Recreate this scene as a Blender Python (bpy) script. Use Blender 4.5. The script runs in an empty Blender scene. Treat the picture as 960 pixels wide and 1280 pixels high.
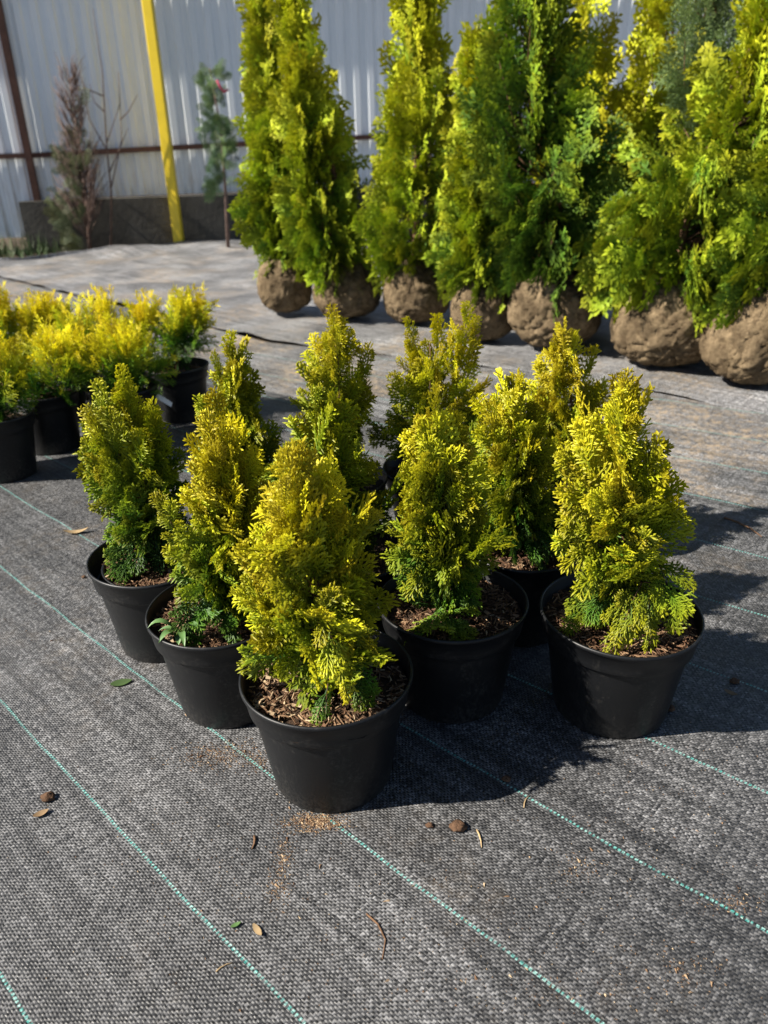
import bpy, math, random
import numpy as np
from mathutils import Vector, Matrix, noise as mn

random.seed(7)
RNG = np.random.default_rng(7)
scene = bpy.context.scene
C = scene.collection
PI = math.pi

# ------------------------------------------------------------------ camera
IMG_F, PITCH, ROLL, CAM_H = 955.0, math.radians(25.5), math.radians(1.5), 0.79
R0 = np.array([1.0, 0, 0]); U0 = np.array([0, math.sin(PITCH), math.cos(PITCH)]); F0 = np.array([0, math.cos(PITCH), -math.sin(PITCH)])
cr, sr = math.cos(ROLL), math.sin(ROLL)
cam_d = bpy.data.cameras.new('camera'); cam = bpy.data.objects.new('camera', cam_d); C.objects.link(cam)
cx, cy = cr * R0 - sr * U0, sr * R0 + cr * U0
cam.matrix_world = Matrix(((cx[0], cy[0], -F0[0], 0), (cx[1], cy[1], -F0[1], 0), (cx[2], cy[2], -F0[2], CAM_H), (0, 0, 0, 1)))
cam_d.sensor_fit = 'VERTICAL'; cam_d.sensor_height = 36; cam_d.sensor_width = 27
cam_d.lens = IMG_F / 1280 * 36; cam_d.clip_start = 0.02; cam_d.clip_end = 400
cam_d.dof.use_dof = True; cam_d.dof.focus_distance = 1.08; cam_d.dof.aperture_fstop = 5.2
scene.camera = cam

# ------------------------------------------------------------------ light
SUN_TO = Vector((-0.198, -0.047, 0.172)).normalized()          # towards the sun
world = bpy.data.worlds.new('World'); scene.world = world; world.use_nodes = True
wn = world.node_tree.nodes; wl = world.node_tree.links
sky = wn.new('ShaderNodeTexSky'); sky.sky_type = 'NISHITA'; sky.sun_disc = False; sky.air_density = 0.75; sky.dust_density = 0.4
sky.sun_elevation = math.asin(SUN_TO.z); sky.sun_rotation = math.atan2(SUN_TO.x, SUN_TO.y)
wn['Background'].inputs['Strength'].default_value = 0.05
wl.new(sky.outputs[0], wn['Background'].inputs[0])
sun_d = bpy.data.lights.new('sun', 'SUN'); sun_d.energy = 5.0; sun_d.angle = math.radians(0.53); sun_d.color = (1, 0.93, 0.82)
sun = bpy.data.objects.new('sun', sun_d); C.objects.link(sun)
sun.rotation_euler = SUN_TO.to_track_quat('Z', 'Y').to_euler()
vs = scene.view_settings; vs.view_transform = 'Standard'; vs.look = 'None'; vs.gamma = 1; vs.use_curve_mapping = False
vs.exposure = 1.3

# ------------------------------------------------------------------ pixel helpers (photo 960x1280)
def ray(a, b):
    u, w = a - 480, b - 640
    return (cr * u - sr * w) / IMG_F * R0 - (sr * u + cr * w) / IMG_F * U0 + F0
def on_z(a, b, z=0.0):                       # point of the pixel's ray at height z
    d = ray(a, b); t = (z - CAM_H) / d[2]; return np.array([d[0] * t, d[1] * t, z])
def on_y(a, b, y):                           # point of the pixel's ray at distance y
    d = ray(a, b); t = y / d[1]; return np.array([d[0] * t, y, CAM_H + d[2] * t])

# ------------------------------------------------------------------ node helpers
class NT:
    def __init__(s, name):
        s.m = bpy.data.materials.new(name); s.m.use_nodes = True
        s.t = s.m.node_tree; s.n = s.t.nodes; s.l = s.t.links
        s.b = s.n['Principled BSDF']; s.out = s.n['Material Output']
    def put(s, sock, v):
        if hasattr(v, 'is_output'): s.l.new(v, sock)
        else:
            if isinstance(v, (tuple, list)) and len(v) == 3 and sock.type == 'RGBA': v = (*v, 1)
            sock.default_value = v
    def math(s, op, a, b=0.0, c=0.0, clamp=False):
        n = s.n.new('ShaderNodeMath'); n.operation = op; n.use_clamp = clamp
        s.put(n.inputs[0], a); s.put(n.inputs[1], b); s.put(n.inputs[2], c); return n.outputs[0]
    def add(s, a, b): return s.math('ADD', a, b)
    def sub(s, a, b): return s.math('SUBTRACT', a, b)
    def mul(s, a, b): return s.math('MULTIPLY', a, b)
    def mix(s, f, a, b, mode='MIX'):
        n = s.n.new('ShaderNodeMix'); n.data_type = 'RGBA'; n.blend_type = mode
        s.put(n.inputs[0], f); s.put(n.inputs[6], a); s.put(n.inputs[7], b); return n.outputs[2]
    def step(s, v, lo, hi, a=0.0, b=1.0):
        n = s.n.new('ShaderNodeMapRange'); n.interpolation_type = 'SMOOTHSTEP'
        s.put(n.inputs[0], v); s.put(n.inputs[1], lo); s.put(n.inputs[2], hi); s.put(n.inputs[3], a); s.put(n.inputs[4], b); return n.outputs[0]
    def pos(s): return s.n.new('ShaderNodeNewGeometry').outputs['Position']
    def obj(s): return s.n.new('ShaderNodeTexCoord').outputs['Object']
    def xyz(s, v):
        n = s.n.new('ShaderNodeSeparateXYZ'); s.l.new(v, n.inputs[0]); return n.outputs
    def vec(s, x, y, z=0.0):
        n = s.n.new('ShaderNodeCombineXYZ'); s.put(n.inputs[0], x); s.put(n.inputs[1], y); s.put(n.inputs[2], z); return n.outputs[0]
    def noise(s, v, scale, detail=3.0, rough=0.55):
        n = s.n.new('ShaderNodeTexNoise'); s.put(n.inputs['Vector'], v); n.inputs['Scale'].default_value = scale
        n.inputs['Detail'].default_value = detail; n.inputs['Roughness'].default_value = rough; return n.outputs[0]
    def white(s, v):
        n = s.n.new('ShaderNodeTexWhiteNoise'); s.put(n.inputs['Vector'], v); return n.outputs['Value']
    def attr(s, name):
        n = s.n.new('ShaderNodeAttribute'); n.attribute_name = name; return n
    def ramp(s, f, stops):
        n = s.n.new('ShaderNodeValToRGB'); s.put(n.inputs[0], f); e = n.color_ramp.elements
        while len(e) < len(stops): e.new(0.5)
        for i, (p, c) in enumerate(stops): e[i].position = p; e[i].color = (*c, 1)
        return n.outputs[0]
    def bump(s, h, strength=0.5, dist=0.01):
        n = s.n.new('ShaderNodeBump'); n.inputs['Strength'].default_value = strength; n.inputs['Distance'].default_value = dist
        s.put(n.inputs['Height'], h); s.l.new(n.outputs[0], s.b.inputs['Normal']); return n
    def fin(s, color=None, rough=None, spec=None, metal=None):
        if color is not None: s.put(s.b.inputs['Base Color'], color)
        if rough is not None: s.put(s.b.inputs['Roughness'], rough)
        if spec is not None: s.put(s.b.inputs['Specular IOR Level'], spec)
        if metal is not None: s.put(s.b.inputs['Metallic'], metal)
        return s.m

# woven ground cover: V counts the tracer lines (a slightly bowed sheet), U runs along them
VC = (-1.4356, 3.6658, 3.7629, -0.379, -0.3396, -0.042)
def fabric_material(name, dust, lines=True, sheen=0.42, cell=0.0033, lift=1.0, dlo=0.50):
    s = NT(name); P = s.pos(); x, y, z = s.xyz(P)[:3]
    if lines:
        V = s.add(s.add(s.add(VC[0], s.mul(x, VC[1])), s.mul(y, VC[2])),
                  s.add(s.add(s.mul(s.mul(x, x), VC[3]), s.mul(s.mul(x, y), VC[4])), s.mul(s.mul(y, y), VC[5])))
    else:
        V = s.add(s.mul(x, 3.45), s.mul(y, 3.95))
    wob = s.mul(s.sub(s.noise(P, 6.0, 2), 0.5), 0.05)
    V = s.add(V, wob)
    U = s.sub(s.mul(x, 0.716), s.mul(y, 0.698))
    jit = s.mul(s.sub(s.noise(P, 55.0, 2), 0.5), 1.6); jit2 = s.mul(s.sub(s.noise(s.vec(y, x, 4.0), 48.0, 2), 0.5), 1.6)
    cu = s.add(s.math('DIVIDE', U, cell), jit); cv = s.add(s.mul(V, 0.19 / cell), jit2)
    iu, iv = s.math('FLOOR', cu), s.math('FLOOR', cv)
    fu, fv = s.math('FRACT', cu), s.math('FRACT', cv)
    par = s.math('PINGPONG', s.add(iu, iv), 1.0)                      # which tape lies on top
    rnd = s.white(s.vec(iu, iv)); rnd_v = s.white(s.vec(iv, 3.3)); rnd_u = s.white(s.vec(iu, 7.7))
    streak = s.noise(s.vec(s.mul(U, 1.6), s.mul(V, 9.0)), 1.0, 4, 0.7)
    blot = s.noise(P, 3.1, 3)
    val = s.add(s.mul(s.mul(par, s.add(0.35, rnd_u)), 0.062), s.add(s.mul(s.math('POWER', rnd, 2.6), 0.17), s.add(s.mul(rnd_v, 0.022), s.mul(rnd_u, 0.012))))
    val = s.mul(val, s.mul(s.step(streak, 0.25, 0.75, 0.40, 1.35), s.step(blot, 0.3, 0.7, 0.62, 1.3)))
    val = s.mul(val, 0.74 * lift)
    col = s.vec(s.add(val, 0.006), s.add(val, 0.0065), s.add(s.mul(val, 1.02), 0.0075))
    # dust and sand caught in the weave
    d1 = s.step(s.noise(P, 2.3, 6, 0.68), dlo, dlo + 0.2); d2 = s.noise(P, 38.0, 4, 0.75)
    dm = s.mul(s.mul(d1, s.step(d2, 0.38, 0.7)), dust)
    col = s.mix(dm, col, (0.40, 0.30, 0.19))
    light = s.mul(s.step(s.noise(P, 9.0, 5, 0.7), 0.5, 0.8), 0.35 * min(1, dust * 1.3))
    col = s.mix(light, col, (0.24, 0.23, 0.22))
    if lines:
        dist = s.math('ABSOLUTE', s.sub(s.math('FRACT', s.add(V, 0.5)), 0.5))
        cu2 = s.math('DIVIDE', U, 0.0056); iu2 = s.math('FLOOR', cu2); fu2 = s.math('FRACT', cu2)
        inside = s.mul(s.math('LESS_THAN', dist, 0.0098), s.math('LESS_THAN', fu2, s.add(0.42, s.mul(s.white(s.vec(iu2, 5.0)), 0.3))))
        wear = s.step(s.noise(s.vec(s.mul(U, 3.0), V), 4.0, 3), 0.3, 0.5, 0.5, 1.0)
        lc = s.mix(s.white(s.vec(iu2, s.math('FLOOR', V))), (0.035, 0.22, 0.195), (0.22, 0.36, 0.335))
        col = s.mix(s.mul(inside, wear), col, lc)
    du = s.sub(fu, 0.5); dv = s.sub(fv, 0.5)
    hu = s.sub(1.0, s.mul(s.mul(du, du), 3.6)); hv = s.sub(1.0, s.mul(s.mul(dv, dv), 3.6))
    hgt = s.add(s.mul(hu, par), s.mul(hv, s.sub(1.0, par)))
    hgt = s.add(s.mul(hgt, s.add(0.55, s.mul(rnd, 0.6))), s.mul(streak, 0.8))
    s.bump(hgt, 0.75, 0.0014)
    return s.fin(col, s.add(sheen, s.mul(rnd, 0.2)), 0.5)

def simple_material(name, col, rough=0.6, spec=0.4, var=0.25, scale=20.0, bump=0.0, bscale=60.0, bdist=0.004, alt=None, metal=0.0):
    s = NT(name); o = s.obj(); n = s.noise(o, scale, 4, 0.65)
    alt = alt or tuple(c * (1 - var) for c in col)
    c = s.mix(s.step(n, 0.3, 0.7), alt, col)
    if bump: s.bump(s.noise(o, bscale, 5, 0.65), bump, bdist)
    return s.fin(c, rough, spec, metal)

def foliage_material(name, stops, trans=0.28, rough=0.5, spec=0.3):
    s = NT(name); a = s.attr('tint'); r, g, b = s.xyz(a.outputs['Vector'])[:3]
    col = s.ramp(r, stops)
    hsv = s.n.new('ShaderNodeHueSaturation'); s.l.new(col, hsv.inputs['Color'])
    s.put(hsv.inputs['Hue'], s.add(0.494, s.mul(g, 0.024))); s.put(hsv.inputs['Value'], s.add(0.72, s.mul(g, 0.56)))
    col = hsv.outputs[0]
    s.fin(col, rough, spec)
    tr = s.n.new('ShaderNodeBsdfTranslucent'); s.l.new(col, tr.inputs[0])
    mx = s.n.new('ShaderNodeMixShader'); mx.inputs[0].default_value = trans
    s.l.new(s.b.outputs[0], mx.inputs[1]); s.l.new(tr.outputs[0], mx.inputs[2]); s.l.new(mx.outputs[0], s.out.inputs[0])
    return s.m

M = {}
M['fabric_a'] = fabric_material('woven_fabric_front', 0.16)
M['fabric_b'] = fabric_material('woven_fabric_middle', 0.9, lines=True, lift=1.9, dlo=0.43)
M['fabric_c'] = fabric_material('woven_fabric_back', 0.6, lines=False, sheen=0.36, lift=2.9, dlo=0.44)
M['soil_ground'] = simple_material('bare_soil', (0.10, 0.075, 0.05), 0.9, 0.2, 0.5, 4.0, 0.8, 30, 0.02)
M['soil'] = simple_material('potting_soil', (0.060, 0.036, 0.022), 0.9, 0.2, 0.6, 90.0, 1.0, 160, 0.006)
M['concrete'] = simple_material('weathered_concrete', (0.075, 0.070, 0.060), 0.9, 0.2, 0.45, 3.0, 0.6, 25, 0.01)
M['rust'] = simple_material('rusty_brown_steel', (0.085, 0.038, 0.026), 0.7, 0.3, 0.4, 12.0, 0.3, 80)
M['yellow'] = simple_material('yellow_paint', (0.78, 0.56, 0.02), 0.45, 0.5, 0.12, 6.0)
M['bark'] = simple_material('brown_bark', (0.16, 0.09, 0.05), 0.85, 0.2, 0.5, 60.0, 0.6, 120, 0.003)
M['greybark'] = simple_material('grey_brown_twigs', (0.17, 0.115, 0.095), 0.85, 0.2, 0.4, 30.0)
M['white_plastic'] = simple_material('white_plastic', (0.7, 0.7, 0.68), 0.5, 0.4, 0.1)
M['ribbon'] = simple_material('red_ribbon', (0.26, 0.03, 0.06), 0.6, 0.3, 0.2)
M['straw'] = simple_material('dry_straw', (0.42, 0.30, 0.16), 0.8, 0.2, 0.4, 40)
M['deadleaf'] = simple_material('dead_leaf', (0.26, 0.17, 0.09), 0.75, 0.25, 0.4, 70)
M['clod'] = simple_material('soil_clod', (0.13, 0.075, 0.045), 0.95, 0.15, 0.5, 120, 0.8, 200, 0.003)
M['weedleaf'] = simple_material('weed_leaf', (0.10, 0.19, 0.06), 0.45, 0.4, 0.3, 40)
M['grass'] = simple_material('weed_grass', (0.05, 0.09, 0.025), 0.6, 0.3, 0.4, 10)

def pot_material():
    s = NT('black_pot_plastic'); o = s.obj()
    sc = s.noise(s.vec(*[s.mul(c, k) for c, k in zip(s.xyz(o)[:3], (1, 1, 0.25))]), 60.0, 5, 0.75)
    n = s.noise(o, 14.0, 5, 0.7); fine = s.noise(o, 190.0, 3, 0.7)
    dust = s.add(s.mul(s.step(sc, 0.56, 0.80), 0.25), s.mul(s.mul(s.step(n, 0.48, 0.75), s.step(fine, 0.45, 0.7)), 0.5))
    low = s.step(s.xyz(o)[2], 0.0, 0.05, 0.22, 0.0)                  # splashed dirt above the ground
    dust = s.add(dust, s.mul(low, s.step(fine, 0.4, 0.6)))
    col = s.mix(dust, (0.0045, 0.005, 0.006), (0.10, 0.092, 0.08))
    s.bump(s.add(sc, s.mul(fine, 0.3)), 0.12, 0.002)
    return s.fin(col, s.add(0.34, s.mul(n, 0.25)), 0.36)
M['pot'] = pot_material()

def burlap_material():
    s = NT('burlap'); o = s.obj(); x, y, z = s.xyz(o)[:3]
    n = s.noise(o, 7.0, 5, 0.65); f = s.noise(o, 60.0, 4, 0.7)
    col = s.mix(s.step(n, 0.3, 0.7), (0.090, 0.064, 0.036), (0.33, 0.245, 0.145))
    col = s.mix(s.mul(s.step(f, 0.42, 0.70), 0.7), col, (0.085, 0.056, 0.032))
    w = s.n.new('ShaderNodeTexWave'); w.inputs['Scale'].default_value = 90; w.inputs['Distortion'].default_value = 2; s.l.new(o, w.inputs[0])
    w2 = s.n.new('ShaderNodeTexWave'); w2.bands_direction = 'Z'; w2.inputs['Scale'].default_value = 90; w2.inputs['Distortion'].default_value = 2; s.l.new(o, w2.inputs[0])
    s.bump(s.add(s.mul(s.add(w.outputs[1], w2.outputs[1]), 0.25), s.mul(f, 1.6)), 0.9, 0.010)
    return s.fin(col, 0.9, 0.15)
M['burlap'] = burlap_material()

def sheet_material():
    s = NT('galvanised_white_sheet'); o = s.obj(); x, y, z = s.xyz(o)[:3]
    n = s.noise(s.vec(s.mul(x, 6.0), y, s.mul(z, 0.7)), 2.0, 5, 0.65)
    col = s.mix(s.step(n, 0.35, 0.75), (0.68, 0.72, 0.745), (0.78, 0.80, 0.81))
    low = s.mul(s.step(z, 0.42, 0.95, 1.0, 0.0), s.step(s.noise(s.vec(s.mul(x, 14.0), y, s.mul(z, 1.5)), 2.0, 4, 0.7), 0.42, 0.75))
    col = s.mix(s.mul(low, 0.55), col, (0.33, 0.25, 0.18))            # splashed, rusting foot of the sheet
    return s.fin(col, 0.42, 0.5)
M['sheet'] = sheet_material()

def mulch_material():
    s = NT('bark_mulch'); a = s.attr('tint'); r, g, b = s.xyz(a.outputs['Vector'])[:3]
    col = s.ramp(r, [(0.0, (0.035, 0.018, 0.011)), (0.45, (0.10, 0.052, 0.028)), (0.75, (0.24, 0.15, 0.085)), (1.0, (0.46, 0.35, 0.22))])
    return s.fin(col, 0.85, 0.2)
M['mulch'] = mulch_material()
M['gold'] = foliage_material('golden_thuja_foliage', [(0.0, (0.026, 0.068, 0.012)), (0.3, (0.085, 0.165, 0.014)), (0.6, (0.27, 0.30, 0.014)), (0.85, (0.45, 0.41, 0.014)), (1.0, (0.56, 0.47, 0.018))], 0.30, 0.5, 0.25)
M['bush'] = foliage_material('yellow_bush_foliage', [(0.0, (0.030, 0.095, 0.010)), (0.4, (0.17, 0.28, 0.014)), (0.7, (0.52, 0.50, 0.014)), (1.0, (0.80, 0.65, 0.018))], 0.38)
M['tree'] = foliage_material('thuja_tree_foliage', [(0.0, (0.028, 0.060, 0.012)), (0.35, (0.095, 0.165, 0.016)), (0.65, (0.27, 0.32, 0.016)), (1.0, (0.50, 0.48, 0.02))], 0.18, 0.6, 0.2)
M['blue'] = foliage_material('bluish_conifer_foliage', [(0.0, (0.035, 0.070, 0.035)), (0.5, (0.09, 0.15, 0.06)), (1.0, (0.20, 0.26, 0.09))], 0.25)
M['dull'] = foliage_material('dull_shrub_foliage', [(0.0, (0.05, 0.065, 0.03)), (0.5, (0.09, 0.105, 0.045)), (1.0, (0.14, 0.14, 0.06))], 0.25)

# ------------------------------------------------------------------ mesh helpers
def make_mesh(name, v, f, mat, tint=None, smooth=True):
    v = np.ascontiguousarray(v, np.float32); me = bpy.data.meshes.new(name)
    if isinstance(f, np.ndarray):
        k = f.shape[1]; me.vertices.add(len(v)); me.vertices.foreach_set('co', v.ravel())
        me.loops.add(f.size); me.loops.foreach_set('vertex_index', np.ascontiguousarray(f, np.int32).ravel())
        me.polygons.add(len(f)); me.polygons.foreach_set('loop_start', np.arange(0, f.size, k, dtype=np.int32))
        me.update(calc_edges=True)
    else:
        me.from_pydata([tuple(p) for p in v], [], f); me.update()
    me.polygons.foreach_set('use_smooth', np.full(len(me.polygons), smooth))
    if tint is not None:
        a = me.attributes.new('tint', 'FLOAT_VECTOR', 'POINT'); a.data.foreach_set('vector', np.ascontiguousarray(tint, np.float32).ravel())
    me.materials.append(mat); me.update(); return me
def obj(name, mesh, parent=None, loc=(0, 0, 0)):
    o = bpy.data.objects.new(name, mesh); C.objects.link(o); o.location = loc
    if parent: o.parent = parent
    return o
def tag(o, label=None, cat=None, group=None, kind=None):
    for k, v in (('label', label), ('category', cat), ('group', group), ('kind', kind)):
        if v: o[k] = v
    return o
def empty(name, loc, label, cat, group=None, rz=0.0):
    o = bpy.data.objects.new(name, None); C.objects.link(o); o.location = loc; o.rotation_euler.z = rz; o.empty_display_size = 0.05
    return tag(o, label, cat, group)
class MB:
    """collects quads / tris of one part"""
    def __init__(s): s.v = []; s.f = []
    def add(s, v, f):
        k = len(s.v); s.v += [tuple(map(float, p)) for p in v]; s.f += [[i + k for i in q] for q in f]
    def box(s, lo, hi):
        x0, y0, z0 = lo; x1, y1, z1 = hi
        s.add([(x0, y0, z0), (x1, y0, z0), (x1, y1, z0), (x0, y1, z0), (x0, y0, z1), (x1, y0, z1), (x1, y1, z1), (x0, y1, z1)],
              [(0, 3, 2, 1), (4, 5, 6, 7), (0, 1, 5, 4), (1, 2, 6, 5), (2, 3, 7, 6), (3, 0, 4, 7)])
    def tube(s, pts, rad, n=6):
        pts = [np.array(p, float) for p in pts]; v = []; f = []
        for i, p in enumerate(pts):
            d = pts[min(i + 1, len(pts) - 1)] - pts[max(i - 1, 0)]; d /= max(np.linalg.norm(d), 1e-9)
            a = np.cross(d, (0, 0, 1) if abs(d[2]) < 0.9 else (1, 0, 0)); a /= np.linalg.norm(a); b = np.cross(d, a)
            r = rad[i] if hasattr(rad, '__len__') else rad
            v += [p + r * (math.cos(2 * PI * k / n) * a + math.sin(2 * PI * k / n) * b) for k in range(n)]
        for i in range(len(pts) - 1):
            f += [(i * n + k, i * n + (k + 1) % n, (i + 1) * n + (k + 1) % n, (i + 1) * n + k) for k in range(n)]
        f.append(tuple(range(n - 1, -1, -1))); f.append(tuple((len(pts) - 1) * n + k for k in range(n))); s.add(v, f)
    def lathe(s, prof, n=72, warp=lambda a, r, z: (r, z)):
        v = []; f = []
        for r, z in prof:
            for k in range(n):
                a = 2 * PI * k / n; rr, zz = warp(a, r, z); v.append((rr * math.cos(a), rr * math.sin(a), zz))
        for i in range(len(prof) - 1):
            f += [(i * n + k, i * n + (k + 1) % n, (i + 1) * n + (k + 1) % n, (i + 1) * n + k) for k in range(n)]
        s.add(v, f)
    def build(s, name, mat, parent=None, loc=(0, 0, 0), smooth=True): return obj(name, make_mesh(name, s.v, s.f, mat, None, smooth), parent, loc)

# ------------------------------------------------------------------ setting: soil, woven sheets
g = MB(); g.add([(-60, -60, -0.03), (60, -60, -0.03), (60, 60, -0.03), (-60, 60, -0.03)], [(0, 1, 2, 3)])
tag(g.build('ground', M['soil_ground']), 'dark bare soil under the woven ground cover', 'ground', kind='structure')

def line2(p, q):
    p, q = np.array(p[:2]), np.array(q[:2]); d = (q - p) / np.linalg.norm(q - p); return p, d, np.array([-d[1], d[0]])
s1 = line2(on_z(355, 493), on_z(905, 626)); s2 = line2(on_z(265, 408), on_z(450, 452))
def lane(name, A, B, nu, nv, mat, label, amp, fs, z0=0.0, extra=None):
    """ruled sheet between polylines A and B (same number of points), gently wrinkled"""
    A = np.array(A); B = np.array(B); ts = np.linspace(0, 1, nu)
    ia = np.interp(ts, np.linspace(0, 1, len(A)), A[:, 0]), np.interp(ts, np.linspace(0, 1, len(A)), A[:, 1])
    ib = np.interp(ts, np.linspace(0, 1, len(B)), B[:, 0]), np.interp(ts, np.linspace(0, 1, len(B)), B[:, 1])
    v = []
    for j in range(nv):
        w = j / (nv - 1)
        for i in range(nu):
            x = ia[0][i] * (1 - w) + ib[0][i] * w; y = ia[1][i] * (1 - w) + ib[1][i] * w
            e = mn.noise((x * 1.7, y * 1.7, 3.0)) * 0.008 * (1 if j in (0, nv - 1) else 0)
            z = z0 + amp * (mn.noise((x * fs, y * fs * 1.3, 0.3)) + 0.5 * mn.noise((x * fs * 2.6, y * fs * 2.2, 5.0)))
            if extra: z += extra(x, y, w)
            v.append((x + e, y + e, z))
    f = np.array([(j * nu + i, j * nu + i + 1, (j + 1) * nu + i + 1, (j + 1) * nu + i) for j in range(nv - 1) for i in range(nu - 1)])
    return tag(obj(name, make_mesh(name, v, f, mat)), label, 'ground cover', kind='structure')
def off(s, a, k): return s[0] + s[1] * a + s[2] * k
D1 = s1[1]; n1 = s1[2] if s1[2][1] > 0 else -s1[2]; n2 = s2[2] if s2[2][1] > 0 else -s2[2]
pa = [s1[0] + D1 * a - n1 * 0.006 for a in np.linspace(-6, 5, 12)]
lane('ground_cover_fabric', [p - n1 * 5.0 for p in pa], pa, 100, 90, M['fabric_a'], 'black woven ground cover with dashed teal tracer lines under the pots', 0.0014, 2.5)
pb = [s1[0] + D1 * a + n1 * 0.006 for a in np.linspace(-6, 6, 29)]
bend = [on_z(*p)[:2] for p in ((560, 452), (680, 466), (800, 486), (980, 520))]; bend.append(bend[-1] + (bend[-1] - bend[-2]) * 5)
seam = [s2[0] + s2[1] * a for a in np.linspace(-6, 0.45, 24)] + bend        # runs straight, then bends along the root balls
wid = [0.026] * 24 + [0.014, 0.008, 0.006, 0.005, 0.005]
pc = [p - n2 * w_ for p, w_ in zip(seam, wid)]
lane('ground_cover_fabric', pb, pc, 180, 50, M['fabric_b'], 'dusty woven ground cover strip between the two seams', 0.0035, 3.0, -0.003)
pd = [p + n2 * w_ for p, w_ in zip(seam, wid)]
pe = [(-9.0, 5.2), (-6, 6.0), (-4.4, 6.35), (-3.22, 6.86), (-2.5, 7.30), (-1.95, 7.70), (-1.39, 7.80), (-0.6, 7.82), (0.6, 7.9), (2, 8.0), (3.5, 8.2), (5, 8.3), (7, 8.4), (9, 8.5)]
def ridge(x, y, w):
    e = math.exp(-((w - 0.965) / 0.022) ** 2) * 0.05 * (0.4 + max(0, mn.noise((x * 1.3, y, 9))) * 1.6)
    lump = 0.07 * math.exp(-((x + 2.15) / 0.45) ** 2 - ((y - 7.25) / 0.25) ** 2) + 0.05 * math.exp(-((x + 1.5) / 0.3) ** 2 - ((y - 7.5) / 0.2) ** 2)
    return e + lump
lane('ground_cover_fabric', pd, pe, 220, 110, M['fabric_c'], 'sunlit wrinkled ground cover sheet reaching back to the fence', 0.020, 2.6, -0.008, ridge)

# ------------------------------------------------------------------ fence, low wall, pole
FY = 8.05; FYAW = math.radians(10)
fence = empty('sheet_metal_fence', (0, FY + 0.30, 0), 'pale corrugated metal fence with rusty brown rails and post', 'fence', rz=FYAW)
def fx(px, py): p = on_y(px, py, FY); return p
RIB = 0.137
def panel_mesh(z0, z1, nrib):
    prof = []
    for k in range(nrib):
        b = k * RIB
        prof += [(b, 0), (b + 0.032, 0), (b + 0.046, -0.017), (b + 0.098, -0.017), (b + 0.112, 0)]
    prof.append((nrib * RIB, 0)); n = len(prof); v = []
    for t in (0, 0.0008):
        for z in (z0, z1): v += [(x, y + t, z) for x, y in prof]
    f = [(i, i + 1, n + i + 1, n + i) for i in range(n - 1)] + [(2 * n + i + 1, 2 * n + i, 3 * n + i, 3 * n + i + 1) for i in range(n - 1)]
    return make_mesh('fence_sheet', v, np.array(f), M['sheet'], None, False)
pm = panel_mesh(0.43, 2.35, 8); pm_low = panel_mesh(0.10, 2.35, 8)
XP = -3.22                                            # the post in view
for k in range(-4, 9):
    x = XP + 0.06 + k * (8 * RIB - 0.04)
    obj('fence_sheet', pm if k >= 0 else pm_low, fence, (x, 0.003 * (k % 2), 0))
for x in (XP, XP + 3.75, XP + 7.5, XP - 3.75):
    m = MB(); m.box((x - 0.03, -0.083, 0.40), (x + 0.03, -0.023, 2.4)); m.build('post', M['rust'], fence, smooth=False)
def rail(x0, x1, z0, z1):
    m = MB(); h = 0.022
    m.add([(x0, -0.0215, z0 - h), (x0, -0.0215, z0 + h), (x0, -0.060, z0 + h), (x0, -0.060, z0 - h), (x1, -0.0215, z1 - h), (x1, -0.0215, z1 + h), (x1, -0.060, z1 + h), (x1, -0.060, z1 - h)],
          [(0, 1, 2, 3), (7, 6, 5, 4), (0, 4, 5, 1), (1, 5, 6, 2), (2, 6, 7, 3), (3, 7, 4, 0)])
    m.build('rail', M['rust'], fence, smooth=False)
rail(-7.5, XP - 0.031, 0.78, 0.80); rail(XP + 0.031, XP + 3.718, 0.80, 0.90); rail(XP + 3.782, XP + 7.468, 0.90, 0.90)
rail(-7.5, XP - 0.031, 2.1, 2.1); rail(XP + 0.031, XP + 3.718, 2.1, 2.1); rail(XP + 3.782, XP + 7.468, 2.1, 2.1)
m = MB()
xs = np.linspace(XP - 0.14, 8, 60)
for i in range(len(xs) - 1):
    a, b = xs[i], xs[i + 1]
    za, zb = [0.42 + 0.008 * mn.noise((q * 2.3, 0, 1)) for q in (a, b)]; ya, yb = [-0.20 + 0.01 * mn.noise((q * 1.9, 4, 1)) for q in (a, b)]
    m.add([(a, ya, -0.1), (b, yb, -0.1), (b, yb, zb), (a, ya, za), (b, 0.12, zb), (a, 0.12, za), (a, 0.12, -0.1), (b, 0.12, -0.1)],
          [(0, 1, 2, 3), (3, 2, 4, 5), (5, 4, 7, 6)] + ([(0, 3, 5, 6)] if i == 0 else []) + ([(1, 7, 4, 2)] if i == len(xs) - 2 else []))
w = m.build('concrete_wall', M['concrete'], None, (0, FY + 0.30, 0), False); w.rotation_euler.z = FYAW
tag(w, 'low dark concrete foundation wall under the corrugated fence', 'wall')

pb_ = on_z(223, 306)
m = MB(); a = 0.044
m.box((-a, -a, -0.05), (a, a, 2.6)); 
pole = m.build('steel_pole', M['yellow'], None, (pb_[0], pb_[1] + 0.05, 0), False)
tag(pole, 'bright yellow square steel pole standing in front of the fence', 'pole')
bv = pole.modifiers.new('b', 'BEVEL'); bv.width = 0.008; bv.segments = 2

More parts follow.
